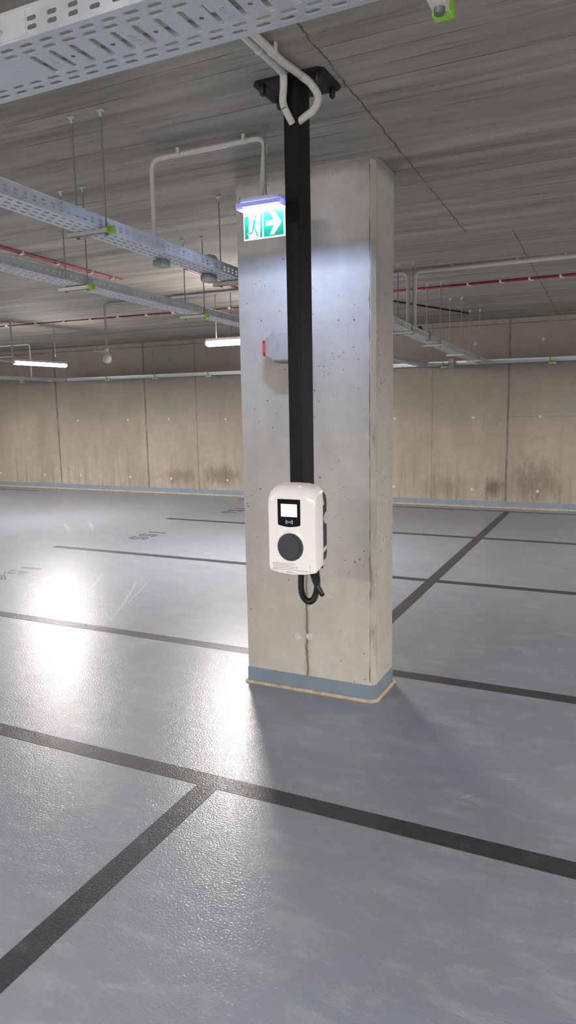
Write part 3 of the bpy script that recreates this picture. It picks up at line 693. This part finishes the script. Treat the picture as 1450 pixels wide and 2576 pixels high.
def build_exit():
    yc = 3.262
    t = thing('exit_sign', 'green and white emergency exit sign with running figure and arrow, lit from above', 'exit sign', (-1.675, yc, 2.60))
    zt = 2.808
    hs = MB(); hs.prism([(-1.782, 2.785), (-1.780, zt), (-1.571, zt), (-1.569, 2.785)], 'y', yc - .036, yc + .036); obj('lamp_housing', hs, M['housing'], t)
    fl = MB(); a, b, c, d = -1.803, -1.560, yc - .044, yc + .044; z0, z1 = 2.757, 2.785; w = .003
    fl.box(a, b, c, c + w, z0, z1); fl.box(a, b, d - w, d, z0, z1); fl.box(a, a + w, c + w, d - w, z0, z1); fl.box(b - w, b, c + w, d - w, z0, z1)
    obj('lens_skirt', fl, M['lens'], t)
    dk = MB(); dk.obox(((a + b) / 2, yc + .0285 - .0010, 2.7598 + .0009), (1, 0, 0), (0, .66, .75), (0, .75, -.66), (b - a) / 2 - .01, .0045, .0003); dk.box(a + w, b - w, yc + .0245, yc + .041, 2.7655, 2.769); dk.box(a + w, b - w, c + w, c + w + .002, z0 + .010, z1); obj('light_baffle', dk, M['housing'], t)  # added hidden baffles that keep the strip's light from leaking onto the ceiling
    le = MB(); le.box(a + .02, b - .02, yc - .020, yc + .004, 2.774, 2.7785); obj('led_strip', le, M['ledfront'], t)
    le = MB(); le.obox(((a + b) / 2, yc + .0285, 2.7598), (1, 0, 0), (0, .66, .75), (0, .75, -.66), (b - a) / 2 - .02, .0016, .0004); obj('led_strip', le, M['led'], t)
    # sign plate
    px0, px1, pz0, pz1 = -1.797, -1.566, 2.622, 2.764; yp = yc + .020
    pl = obj('sign_panel', MB().box(px0, px1, yp, yp + .004, pz0, pz1, .001), M['signwhite'], t)
    g = MB(); ya, yb = yp - .0008, yp + .0002
    P = lambda pts: g.prism(pts, 'y', ya, yb)
    W = px1 - px0; H = pz1 - pz0; mx = px0 + W * .475
    X = lambda u: px0 + u * W; Z = lambda v: pz0 + v * H
    P([(X(.025), Z(.04)), (X(.115), Z(.05)), (X(.115), Z(.17)), (X(.085), Z(.22)), (X(.125), Z(.27)), (X(.125), Z(.80)), (X(.025), Z(.80))])
    P([(X(.40), Z(.05)), (X(.455), Z(.05)), (X(.455), Z(.93)), (X(.44), Z(.93)), (X(.415), Z(.80))])
    # arrow field split round a white arrow
    ax0, ax1, az0, az1 = X(.49), X(.965), Z(.05), Z(.93); cz = Z(.49)
    s0, s1, hx = X(.545), X(.70), X(.925); th = .0125; 
    P([(ax0, az0), (ax1, az0), (ax1, cz), (hx, cz), (X(.74), Z(.10)), (X(.63), Z(.10)), (X(.735), cz - th), (s0, cz - th), (s0, cz), (ax0, cz)])
    P([(ax0, az1), (ax0, cz), (s0, cz), (s0, cz + th), (X(.735), cz + th), (X(.63), Z(.88)), (X(.74), Z(.88)), (hx, cz), (ax1, cz), (ax1, az1)])
    # running figure
    def limb(pts, r):
        for (a_, b_) in zip(pts[:-1], pts[1:]):
            dx, dz = b_[0] - a_[0], b_[1] - a_[1]; l = math.hypot(dx, dz); nx, nz = -dz / l * r, dx / l * r
            P([(a_[0] + nx, a_[1] + nz), (a_[0] - nx, a_[1] - nz), (b_[0] - nx, b_[1] - nz), (b_[0] + nx, b_[1] + nz)])
    q = lambda u, v: (X(u), Z(v))
    P([q(.235, .66), q(.30, .67), q(.285, .52), q(.255, .40), q(.215, .42), q(.235, .55)])
    P([(X(.29) + .0058 * math.cos(a), Z(.765) + .0066 * math.sin(a)) for a in [2 * PI * k / 14 for k in range(14)]])
    limb([q(.25, .64), q(.195, .645), q(.165, .53)], .0019)
    limb([q(.295, .64), q(.335, .55), q(.39, .55)], .0019)
    limb([q(.235, .43), q(.215, .25), q(.11, .215)], .0032)
    limb([q(.255, .42), q(.31, .24), q(.345, .10)], .0032)
    limb([q(.335, .05), q(.31, .0)], .0020) if False else limb([q(.335, .055), q(.31, .02)], .0018)
    obj('pictogram', g, M['signgreen'], pl)
    # suspension rod
    r = MB(); r.cyl((-1.657, yc, zt), (-1.657, yc, HC - .004), .0042, 8); r.box(-1.675, -1.640, yc - .008, yc + .008, HC - .005, HC); obj('suspension_rod', r, M['rod'], t)
    # conduit of the sign
    z = HC - .028; y2 = 3.325
    c = thing('conduit', 'light grey conduit from exit sign up along the ceiling and down to the cable tray', 'pipe', (-1.69, y2, zt))
    pts = [(-1.690, 3.275, zt), (-1.690, 3.30, 2.95), (-1.688, y2, z), (-2.372, y2, z), (-2.372, y2, 2.665)]
    obj('pipe', MB().tube(arc_path(pts, .06), .0125, 16), M['pvc'], c)
    for xx in (-1.80, -2.19):
        k = MB(); k.tube([(xx - .007, y2, z), (xx + .007, y2, z)], .0150, 16); k.box(xx - .008, xx + .008, y2 - .022, y2 - .010, z - .004, HC); obj('pipe_clip', k, M['pvc'], c)

def build_siren():
    # body on the pillar face, horn pointing to the left
    x, y, z = -1.86, 3.835, 2.138
    t = thing('alarm_siren', 'grey alarm siren with red front lens on the pillar, half behind the black post', 'alarm', (x, 3.905, z))
    def rr(hw, hh, r, xx, dz=0, n=6):
        out = []
        for cx, cz, a0 in ((hw - r, hh - r, 0), (-hw + r, hh - r, PI / 2), (-hw + r, -hh + r, PI), (hw - r, -hh + r, 3 * PI / 2)):
            for k in range(n + 1): a = a0 + PI / 2 * k / n; out.append((xx, y + cx + r * math.cos(a), z + dz + cz + r * math.sin(a)))
        return out
    def loft(rings, mat, name, sm=False):
        m = MB(); n = len(rings[0]); vs = [p for r_ in rings for p in r_]
        m.add(vs, [(i * n + k, i * n + (k + 1) % n, (i + 1) * n + (k + 1) % n, (i + 1) * n + k) for i in range(len(rings) - 1) for k in range(n)], sm)
        m.add(rings[0], [tuple(range(n))]); m.add(rings[-1], [tuple(range(n))])
        return obj(name, m, mat, t)
    bb = loft([rr(.066, .084, .012, -1.70), rr(.066, .084, .012, -1.888)], M['greybox'], 'back_box')
    loft([rr(.0685, .087, .014, -1.888), rr(.0685, .087, .014, -1.899)], M['greybox'], 'collar')
    loft([rr(.062, .080, .016, -1.899), rr(.060, .074, .018, -1.915), rr(.052, .062, .022, -1.948), rr(.045, .040, .02, -1.963)], M['greybox'], 'horn')
    loft([rr(.055, .050, .022, -1.948, -.004), rr(.052, .047, .020, -1.966, -.004), rr(.036, .030, .014, -1.976, .002)], M['redlens'], 'red_lens')
    l = MB()
    place_text(l, 'HNB', .030, (-1.862, y - .0664, z + .002), (0, 0, -1), (1, 0, 0), .0003)
    obj('type_label', l, M['print'], bb)
    # narrow box on the left flank of the pillar
    b = MB(); b.box(-2.235, -2.190, 4.0, 4.08, 1.755, 1.905, .004); single('junction_box', 'slim pale box on the left side of the concrete pillar', 'junction box', b, M['pvc'], (-2.212, 4.04, 1.755))

def build_conduits():
    z = HC - .022
    # two conduits from the near tray to the post
    t = thing('conduit', 'left light grey conduit on the ceiling bending into the front of the black post', 'pipe', (-1.318, 1.35, z))
    P = [(-1.325, 1.35, z), (-1.314, 2.72, z)]
    obj('pipe', MB().tube(P, .0150, 16), M['pvc'], t)
    f = MB(); corrugate(f, spline([(-1.314, 2.715, z), (-1.316, 2.765, z - .006), (-1.330, 2.795, z - .045), (-1.338, 2.803, z - .085), (-1.333, 2.808, z - .115)], 10), .0152, .0055, .0007); obj('flexible_sleeve', f, M['pvc'], t)
    obj('pipe_end', MB().tube([(-1.333, 2.808, z - .113), (-1.322, 2.840, z - .150), (-1.319, 2.851, z - .160)], .0145, 16), M['pvc'], t)
    k = MB(); k.tube([(-1.316, 2.55, z), (-1.316, 2.566, z)], .0175, 16); k.box(-1.322, -1.310, 2.55, 2.566, z + .01, HC); obj('pipe_clip', k, M['pvc'], t)
    t = thing('conduit', 'right light grey conduit on the ceiling curling round into the black post', 'pipe', (-1.262, 1.35, z))
    obj('pipe', MB().tube([(-1.275, 1.35, z - .006), (-1.273, 2.66, z - .006), (-1.256, 2.815, z - .006)], .0150, 16), M['pvc'], t)
    f = MB(); corrugate(f, spline([(-1.257, 2.81, z - .006), (-1.236, 2.845, z - .022), (-1.214, 2.860, z - .055), (-1.207, 2.863, z - .080), (-1.216, 2.865, z - .105), (-1.238, 2.868, z - .125), (-1.258, 2.870, z - .133)], 10), .0156, .0060, .0012); obj('flexible_sleeve', f, M['pvc'], t)
    obj('pipe_end', MB().tube([(-1.255, 2.869, z - .132), (-1.298, 2.873, z - .150)], .0150, 16), M['pvc'], t)
    k = MB(); k.tube([(-1.273, 2.57, z - .006), (-1.273, 2.586, z - .006)], .0178, 16); k.box(-1.259, -1.252, 2.57, 2.586, z - .01, HC); obj('pipe_clip', k, M['pvc'], t)
    # twin pipes behind the pillar to the right
    z = HC - .032; y = 7.25
    conduit('upper pale grey pipe running right along the ceiling behind the pillar', [(6.0, y, z), (-2.02, y, z), (-2.02, y, 2.53)], .021, M['pvc'], .07,
            [(-.6, y, z), (-1.03, y, z), (-1.65, y, z), (-.1, y, z), (.5, y, z)], group=None)
    conduit('pale grey pipe bending down beside its twin to the right of the pillar', [(-2.9, y, z), (-2.085, y, z), (-2.085, y, 2.53)], .021, M['pvc'], .08, [(-2.25, y, z)])
    # left group
    z = HC - .02
    conduit('grey conduit on the ceiling dropping to the bagged lamp', [(-4.2, 7.42, z), (-6.10, 7.40, z), (-6.10, 7.40, 2.565)], .013, M['pvcd'], .06, [(-5.6, 7.41, z), (-4.9, 7.42, z)])
    conduit('grey conduit dropping to the lit lamp at far left', [(-9.6, 8.15, z), (-8.50, 8.12, z), (-8.50, 8.12, 2.575)], .014, M['pvcd'], .06, [(-8.8, 8.14, z)])
    conduit('thin pale conduit near the back wall at far left', [(-13.2, 11.0, z), (-11.08, 11.05, z), (-11.08, 11.05, 2.47)], .013, M['pvc'], .05, [(-11.35, 11.04, z), (-12.2, 11.02, z)])
    conduit('straight pale conduit on the ceiling left of the pillar beyond the second tray', [(-5.05, 7.37, z - .005), (-2.95, 7.37, z - .005)], .014, M['pvc'], .05, [(-4.6, 7.37, z - .005), (-3.9, 7.37, z - .005)])

def cable(label, runs, r, mat, clips, d, name='red_cable', group=None, z=HC - .012, cs=1.0):
    t = thing(name, label, 'cable', tuple(runs[0][0]), group)
    for run in runs: obj('cable_strand', MB().tube([Vector(p) for p in run], r, 8), mat, t)
    for c in clips:
        c = Vector(c); d_ = Vector(d).normalized(); s = d_.cross(Vector((0, 0, 1))).normalized()
        k = MB(); k.obox(c, (d_ + s * .5), (s - d_ * .5), (0, 0, 1), .009 * cs, .034 * cs, r + .006); obj('cable_clip', k, M['clip'], t)
def build_cables():
    z = HC - .012
    cable('thick red cable run with white clips on the ceiling right of the pillar', [[(-3.3, 8.50, z), (5.5, 8.30, z)], [(-3.3, 8.475, z), (5.5, 8.275, z)]], .011, M['red'],
          [(-2.32, 8.465, z), (-1.72, 8.452, z), (-1.36, 8.445, z), (-1.05, 8.438, z), (-.73, 8.43, z), (-.15, 8.415, z)], (1, -.02, 0))
    cable('red cable pair with clips ending on the ceiling at upper left', [[(-4.45, 1.5, z), (-4.86, 6.20, z)], [(-4.49, 1.5, z), (-4.89, 6.12, z)]], .008, M['red'],
          [(-4.75, 4.72, z), (-4.80, 5.20, z), (-4.84, 5.70, z), (-4.87, 6.05, z), (-4.66, 3.6, z)], (-.08, 1, 0))
    cable('red cable pair crossing behind the nearer tray just left of the pillar', [[(-3.95, 6.05, z), (-4.08, 7.6, z)], [(-3.985, 6.05, z), (-4.12, 7.6, z)]], .008, M['red'], [(-4.0, 6.5, z)], (-.06, 1, 0))
    cable('thin dark red cable dotted with white clips across the ceiling at left', [[(-15.0, 8.30, z), (-4.2, 8.72, z)]], .009, M['darkred'],
          [(-9.0, 8.53, z), (-8.4, 8.555, z), (-7.85, 8.58, z), (-7.35, 8.6, z), (-6.85, 8.615, z), (-6.35, 8.635, z), (-5.9, 8.65, z), (-5.45, 8.67, z), (-5.0, 8.69, z)], (1, .04, 0))
    t = thing('smoke_detector', 'white round detector on the ceiling cut off by the pillar edge', 'detector', (-4.70, 8.6, HC))
    k = MB(); k.tube([(-4.72, 8.60, HC), (-4.72, 8.60, HC - .02), (-4.72, 8.60, HC - .05)], [.06, .06, .035], 20); obj('detector_body', k, M['white'], t)
    obj('detector_base', MB().cyl((-4.72, 8.6, HC - .012), (-4.72, 8.6, HC), .066, 20), M['clip'], t)
    # dark cable piece beyond the twin pipes
    c = MB().tube([(-2.9, 9.2, z), (-2.35, 10.9, z), (-2.28, 11.15, z)], .011, 8)
    single('black_cable', 'short black cable slanting on the ceiling behind the twin pipes', 'cable', c, M['hose'], (-2.9, 9.2, z))

def build_lamps():
    def lamp(label, a, b, z, r=.036, mt='tube'):
        a = Vector((*a, z)); b = Vector((*b, z)); d = (b - a).normalized()
        t = thing('tube_lamp', label, 'ceiling lamp', tuple(a)); e = .035
        obj('lamp_tube', MB().tube([a + d * e, a + d * (e + .01), b - d * (e + .01), b - d * e], [r * .8, r, r, r * .8], 20), M[mt], t)
        for p, q in ((a, a + d * e), (b, b - d * e)): obj('lamp_end', MB().tube([p, p.lerp(q, .4), q], [r * .5, r * .8, r * .85], 16), M['pvc'], t)
        o = Vector((0, 0, r + .006)); s = d.cross(Vector((0, 0, 1)))
        obj('lamp_spine', MB().obox((a + b) / 2 + o * .80, d, s, (0, 0, 1), (b - a).length / 2 - .03, .036, .016), M['pvc'], t)
        return t
    t = lamp('lit tube lamp hanging at far left below its conduit', (-8.50, 8.10), (-8.50, 9.28), 2.522)
    obj('lamp_cable', MB().tube(spline([(-8.50, 8.07, 2.53), (-8.60, 7.98, 2.545), (-8.66, 7.98, 2.58), (-8.58, 8.04, 2.605), (-8.50, 8.12, 2.60)], 8), .006, 8), M['clip'], t)
    t = lamp('lit tube lamp partly hidden behind the left edge of the pillar', (-4.62, 7.40), (-3.42, 7.40), 2.545, .040, 'tube2')
    for x in (-4.25, -3.75): obj('lamp_stem', MB().cyl((x, 7.40, 2.57), (x, 7.40, HC), .006, 8), M['rod'], t)
    # unlit socket wrapped in a bag
    t = thing('bagged_lamp', 'unlit lamp socket wrapped in a clear bag with zip tie on a grey conduit', 'ceiling lamp', (-6.10, 7.40, 2.37))
    m = MB(); prof = [(.012, 2.565), (.03, 2.558), (.022, 2.535), (.016, 2.52), (.030, 2.495), (.046, 2.46), (.052, 2.43), (.050, 2.405), (.036, 2.385), (.012, 2.372), (.001, 2.370)]
    n = 22; vs = []
    for i, (r, z) in enumerate(prof):
        for k in range(n):
            a = 2 * PI * k / n; rr = r * (1 + .10 * math.sin(5 * a + i) + .06 * math.sin(9 * a - i * 2)); vs.append((-6.10 + rr * math.cos(a), 7.40 + rr * math.sin(a), z))
    m.add(vs, [(i * n + k, i * n + (k + 1) % n, (i + 1) * n + (k + 1) % n, (i + 1) * n + k) for i in range(len(prof) - 1) for k in range(n)], True)
    obj('clear_bag', m, M['bag'], t)
    obj('lamp_socket', MB().tube([(-6.10, 7.40, 2.53), (-6.10, 7.40, 2.47), (-6.10, 7.40, 2.42), (-6.09, 7.40, 2.395)], [.012, .022, .026, .014], 14), M['clip'], t)
    z_ = MB(); z_.tube([(-6.10 - .021, 7.40, 2.522), (-6.22, 7.37, 2.532), (-6.29, 7.35, 2.538)], .0035, 6); z_.tube([(-6.10, 7.40, 2.515), (-6.10, 7.40, 2.528)], .019, 14); obj('zip_tie', z_, M['clip'], t)

def jbox(label, c, s, mat='greybox', holes=True):
    x, y, z = c; hx, hy, hz = s
    t = thing('junction_box', label, 'junction box', (x, y, z - hz))
    obj('box_body', MB().box(x - hx, x + hx, y - hy, y + hy, z - hz, z + hz, .005), M[mat], t)
    k = MB()
    k.box(x - hx - .0, x + hx, y - hy - .004, y - hy, z - hz + .004, z + hz - .004, .0015); obj('box_lid', k, M[mat], t)
    g = MB()
    for i in (-1, 0, 1): g.cyl((x + i * hx * .55, y, z + hz), (x + i * hx * .55, y, z + hz + .035), .007, 8)
    obj('cable_gland', g, M['clip'], t)

def build_trays():
    # T0 right above, runs left-right
    t = tray('wide perforated steel cable tray crossing the top left corner close overhead', [(-2.25, 1.302, 2.553), (.4, 1.302, 2.553)], .205, .058, .0544, True, thick=.0012, lip=.01)
    for x in (-1.1757, -.9581, -.7405, -.5229):
        b = MB(); place_text(b, 'BAKS', .022, (x, 1.306, 2.5520), (0, 1, 0), (1, 0, 0), .0003)
        obj('stamped_name', b, M['galv'], t)
    j = MB(); j.box(-1.42, -1.15, 1.1975, 1.1990, 2.557, 2.605); 
    for x in (-1.38, -1.30, -1.22): j.cyl((x, 1.191, 2.575), (x, 1.200, 2.575), .006, 6)
    obj('coupling_plate', j, M['galv'], t)
    # its hanger whose end shows at the top edge
    h = thing('tray_hanger', 'tray hanger with green end cap cut off by the top edge of the photo', 'tray hanger', (-.357, 1.47, 2.53))
    bb = MB(); bb.box(-.372, -.342, 1.12, 1.458, 2.528, 2.549); obj('crossbar', bb, M['cream'], h)
    bb = MB(); bb.box(-.376, -.338, 1.453, 1.480, 2.525, 2.552, .003); obj('end_cap', bb, M['green'], h)
    bb = MB(); bb.cyl((-.357, 1.435, 2.52), (-.357, 1.435, HC), .005, 8); bb.box(-.38, -.335, 1.425, 1.445, HC - .005, HC); obj('threaded_rod', bb, M['rod'], h)
    bb = MB(); bb.cyl((-.357, 1.435, 2.517), (-.357, 1.435, 2.528), .011, 6); obj('nut', bb, M['rod'], h)
    # T1, the nearer of the two left trays
    T1 = [(-2.275, 1.55, 2.632), (-2.395, 4.95, 2.600), (-2.02, 6.35, 2.510), (-2.10, 9.5, 2.425), (-2.17, 12.02, 2.405)]
    T1o = tray('galvanised cable tray in front at left, running away past the pillar towards the back wall', T1, .145, .058, .052)
    j = MB(); j.box(-2.2355, -2.2335, 2.42, 2.62, 2.640, 2.682)
    for z in (2.652, 2.670): j.cyl((-2.2335, 2.445, z), (-2.226, 2.445, z), .006, 6); j.cyl((-2.2335, 2.47, z), (-2.228, 2.47, z), .005, 6)
    obj('coupling_plate', j, M['galv'], T1o)
    T2 = [(-3.05, 1.55, 2.585), (-3.165, 3.59, 2.562), (-3.262, 5.9, 2.53), (-3.12, 9.8, 2.425), (-3.18, 12.02, 2.405)]
    tray('galvanised cable tray second from the front at left, parallel to the nearer one', T2, .150, .055, .052)
    tray('perforated cable tray along the back wall', [(-11.1, 12.18, 2.405), (8.5, 12.18, 2.425)], .2, .062, .06, slot=.03, rows=2, siderows=1)
    tray('cable tray at far left turning off the back wall tray', [(-11.2, 12.07, 2.405), (-11.12, 4.0, 2.43)], .15, .055, .06, rows=2, siderows=1)
    # hangers
    rod_set('hanger with long rods and green capped crossbar under the nearest left tray', [-2.398, -2.228], 2.747, 2.628, None, (-2.452, -2.190), True)
    rod_set('hanger of the nearer left tray just left of the pillar', [-2.456, -2.29], 4.16, 2.605, None, (-2.51, -2.255), False)
    rod_set('first hanger of the second tray from the left edge, green cap', [-3.25, -3.076], 3.585, 2.560, None, (-3.305, -3.040), True)
    rod_set('second hanger of the second tray, between the bagged lamp and the pillar', [-3.329, -3.147], 5.05, 2.540, None, (-3.375, -3.115), True)
    for i, (x0, x1, y, zb, lb) in enumerate(((-2.10, -1.948, 6.93, 2.493, 'first hanger right of the pillar beside the twin pipes'), (-2.139, -1.981, 8.20, 2.458, 'second hanger to the right of the pillar'),
                                     (-2.179, -2.030, 9.52, 2.424, 'third hanger to the right of the pillar'), (-2.20, -2.055, 10.9, 2.413, 'fourth and farthest hanger of the tray right of the pillar'))):
        rod_set(lb, [x0, x1], y, zb, None, (x0 - .04, x1 + .03), i == 0, r=.005)
    # back wall tray brackets
    for x, lb in ((-10.0, 'bracket of the back wall tray nearest its left end'), (-8.77, 'bracket of the back wall tray below the bagged lamp'), (-7.5, 'bracket of the back wall tray next left of the pillar'),
                  (-2.87, 'green capped bracket of the back wall tray near the junction box'), (-1.17, 'green capped bracket of the back wall tray at far right')):
        t = thing('tray_bracket', lb, 'tray bracket', (x, 12.18, 2.38))
        obj('bracket_arm', MB().box(x - .014, x + .25 * .35, 12.05, YW - .002, 2.377, 2.400), M['galv'], t)
        obj('end_cap', MB().box(x - .026, x + .03, 12.035, 12.06, 2.368, 2.405, .003), M['green'], t)
        obj('threaded_rod', MB().cyl((x, 12.06, 2.38), (x, 12.06, HC), .005, 8), M['rod'], t)
    single('tray_hanger', 'lone thin rod from the ceiling at far left', 'tray hanger', MB().cyl((-8.697, 9.228, 2.66), (-8.697, 9.228, HC), .006, 8), M['rod'], (-8.697, 9.228, 2.66))
    single('tray_hanger', 'lone thin rod from the ceiling above the second tray close to the pillar', 'tray hanger', MB().cyl((-4.575, 7.591, 2.54), (-4.575, 7.591, HC), .006, 8), M['rod'], (-4.575, 7.591, 2.54))
    # boxes
    jbox('grey junction box under the nearer left tray below the grey conduit', (-2.405, 3.43, 2.594), (.028, .045, .018))
    jbox('grey junction box under the nearer left tray close to the pillar', (-2.40, 3.92, 2.586), (.030, .050, .022))
    jbox('square grey junction box on the back wall tray right of the pillar', (-2.72, 12.04, 2.425), (.048, .03, .055), 'greybox')
    jbox('grey junction box hung on the side of the tray behind the twin pipes', (-1.99, 7.75, 2.50), (.03, .05, .05), 'greybox')
    jbox('pale junction box on the back wall tray at far left', (-12.0, 11.7, 2.44), (.06, .03, .06), 'greybox')
    b = MB(); b.box(-11.45, -11.33, 11.86, 11.92, 2.40, 2.47, .008); single('junction_box', 'small bright white box on the far left tray', 'junction box', b, M['white'], (-11.39, 11.89, 2.40))
    c = MB()
    for k in range(4): c.tube([(-2.44 + .004 * k, 4.00 + .055 * math.cos(a) + k * .008, 2.705 + .040 * math.sin(a)) for a in [2 * PI * i / 24 for i in range(25)]], .006, 8)
    single('flexible_conduit', 'coil of pale flexible conduit lying on the nearer tray left of the pillar', 'pipe', c, M['pvc'], (-2.44, 4.0, 2.66))
    c = MB()
    for k in range(3): c.tube([(-2.05 + .004 * k, 7.55 + .06 * math.cos(a) + k * .01, 2.55 + .045 * math.sin(a)) for a in [2 * PI * i / 24 for i in range(25)]], .008, 8)
    single('flexible_conduit', 'dark coil of cable on the tray behind the twin pipes', 'pipe', c, M['hose'], (-2.05, 7.55, 2.5))

def build_lights():
    def area(n, x, y, z, sx, sy, e, rot, col=(1, .955, .925)):
        l = bpy.data.lights.new(n, 'AREA'); l.shape = 'RECTANGLE'; l.size = sx; l.size_y = sy; l.energy = e; l.color = col
        o = bpy.data.objects.new(n, l); link(o); o.location = (x, y, z); o.rotation_euler = rot
    # beams of the two lit lamps, then unseen fill lights added at assumed spots: each sends light down, a little sideways and up
    area('tube_lamp_beam', -8.5, 8.69, 2.482, .07, 1.1, 50, (0, 0, 0)); area('tube_lamp_beam', -4.02, 7.40, 2.501, 1.1, .07, 60, (0, 0, 0))
    for x, y, a in ((-12.5, 8.6, 1), (-9.0, 2.5, 1), (-5.6, -.8, 1), (-1.2, -2.6, 0), (2.0, -.6, 1), (4.2, 4.2, 1), (3.4, 9.2, 1), (7.0, 7.0, 1), (-10, -4.5, 1), (4.5, -5.5, 1), (-14.5, 3, 1)):
        lx, ly = (1.2, .08) if a == 0 else (.08, 1.2)
        area('fill_light_down', x, y, 2.49, lx, ly, 88 if (x > 3 and y > 8) else 62, (0, 0, 0))
        area('fill_light_up', x, y, 2.54, lx, ly, 25, (PI, 0, 0))
        for sg in (-1, 1):
            if a: area('fill_light_side', x + sg * .045, y, 2.51, .07, 1.2, 6 if y > 8 else 2, (0, -sg * PI / 2, 0))
            else: area('fill_light_side', x, y + sg * .045, 2.51, 1.2, .07, 22, (sg * PI / 2, 0, 0))
    w = bpy.data.worlds.new('w'); SC.world = w; w.use_nodes = True; w.node_tree.nodes['Background'].inputs[0].default_value = (0, 0, 0, 1)

def build_camera():
    cam = bpy.data.cameras.new('camera'); o = bpy.data.objects.new('camera', cam); link(o)
    cam.sensor_fit = 'VERTICAL'; cam.sensor_height = 36; cam.lens = 1782.03 / 2576 * 36; cam.clip_start = .05; cam.clip_end = 100
    R = ((0.90220328, 0.43093219, -0.01807457), (0.04815945, -0.14229404, -0.98865215), (-0.42861394, 0.89109475, -0.14913161))
    m = Matrix(((R[0][0], -R[1][0], -R[2][0], 0), (R[0][1], -R[1][1], -R[2][1], 0), (R[0][2], -R[1][2], -R[2][2], 1.8), (0, 0, 0, 1)))
    o.matrix_world = m; SC.camera = o

setup_mats()
build_room(); build_pillar(); build_post(); build_charger(); build_exit(); build_siren()
build_conduits(); build_cables(); build_lamps(); build_trays(); build_lights(); build_camera()
GR = {'tray_hanger': 'threaded rod hangers under the cable trays', 'tray_bracket': 'brackets of the back wall cable tray', 'conduit': 'grey conduits on the ceiling', 'junction_box': 'junction boxes',
      'tube_lamp': 'lit tube lamps', 'cable_tray': 'perforated cable trays', 'red_cable': 'red cables on the ceiling', 'corrugated_hose': 'hoses below the charger', 'flexible_conduit': 'coils on the trays'}
for o in list(SC.objects):
    b = o.name.split('.')[0]
    if o.parent is None and 'label' in o and b in GR: o['group'] = GR[b]
SC.view_settings.view_transform = 'Standard'; SC.view_settings.look = 'None'
SC.view_settings.exposure = 1.75; SC.view_settings.gamma = 1; SC.view_settings.use_curve_mapping = False
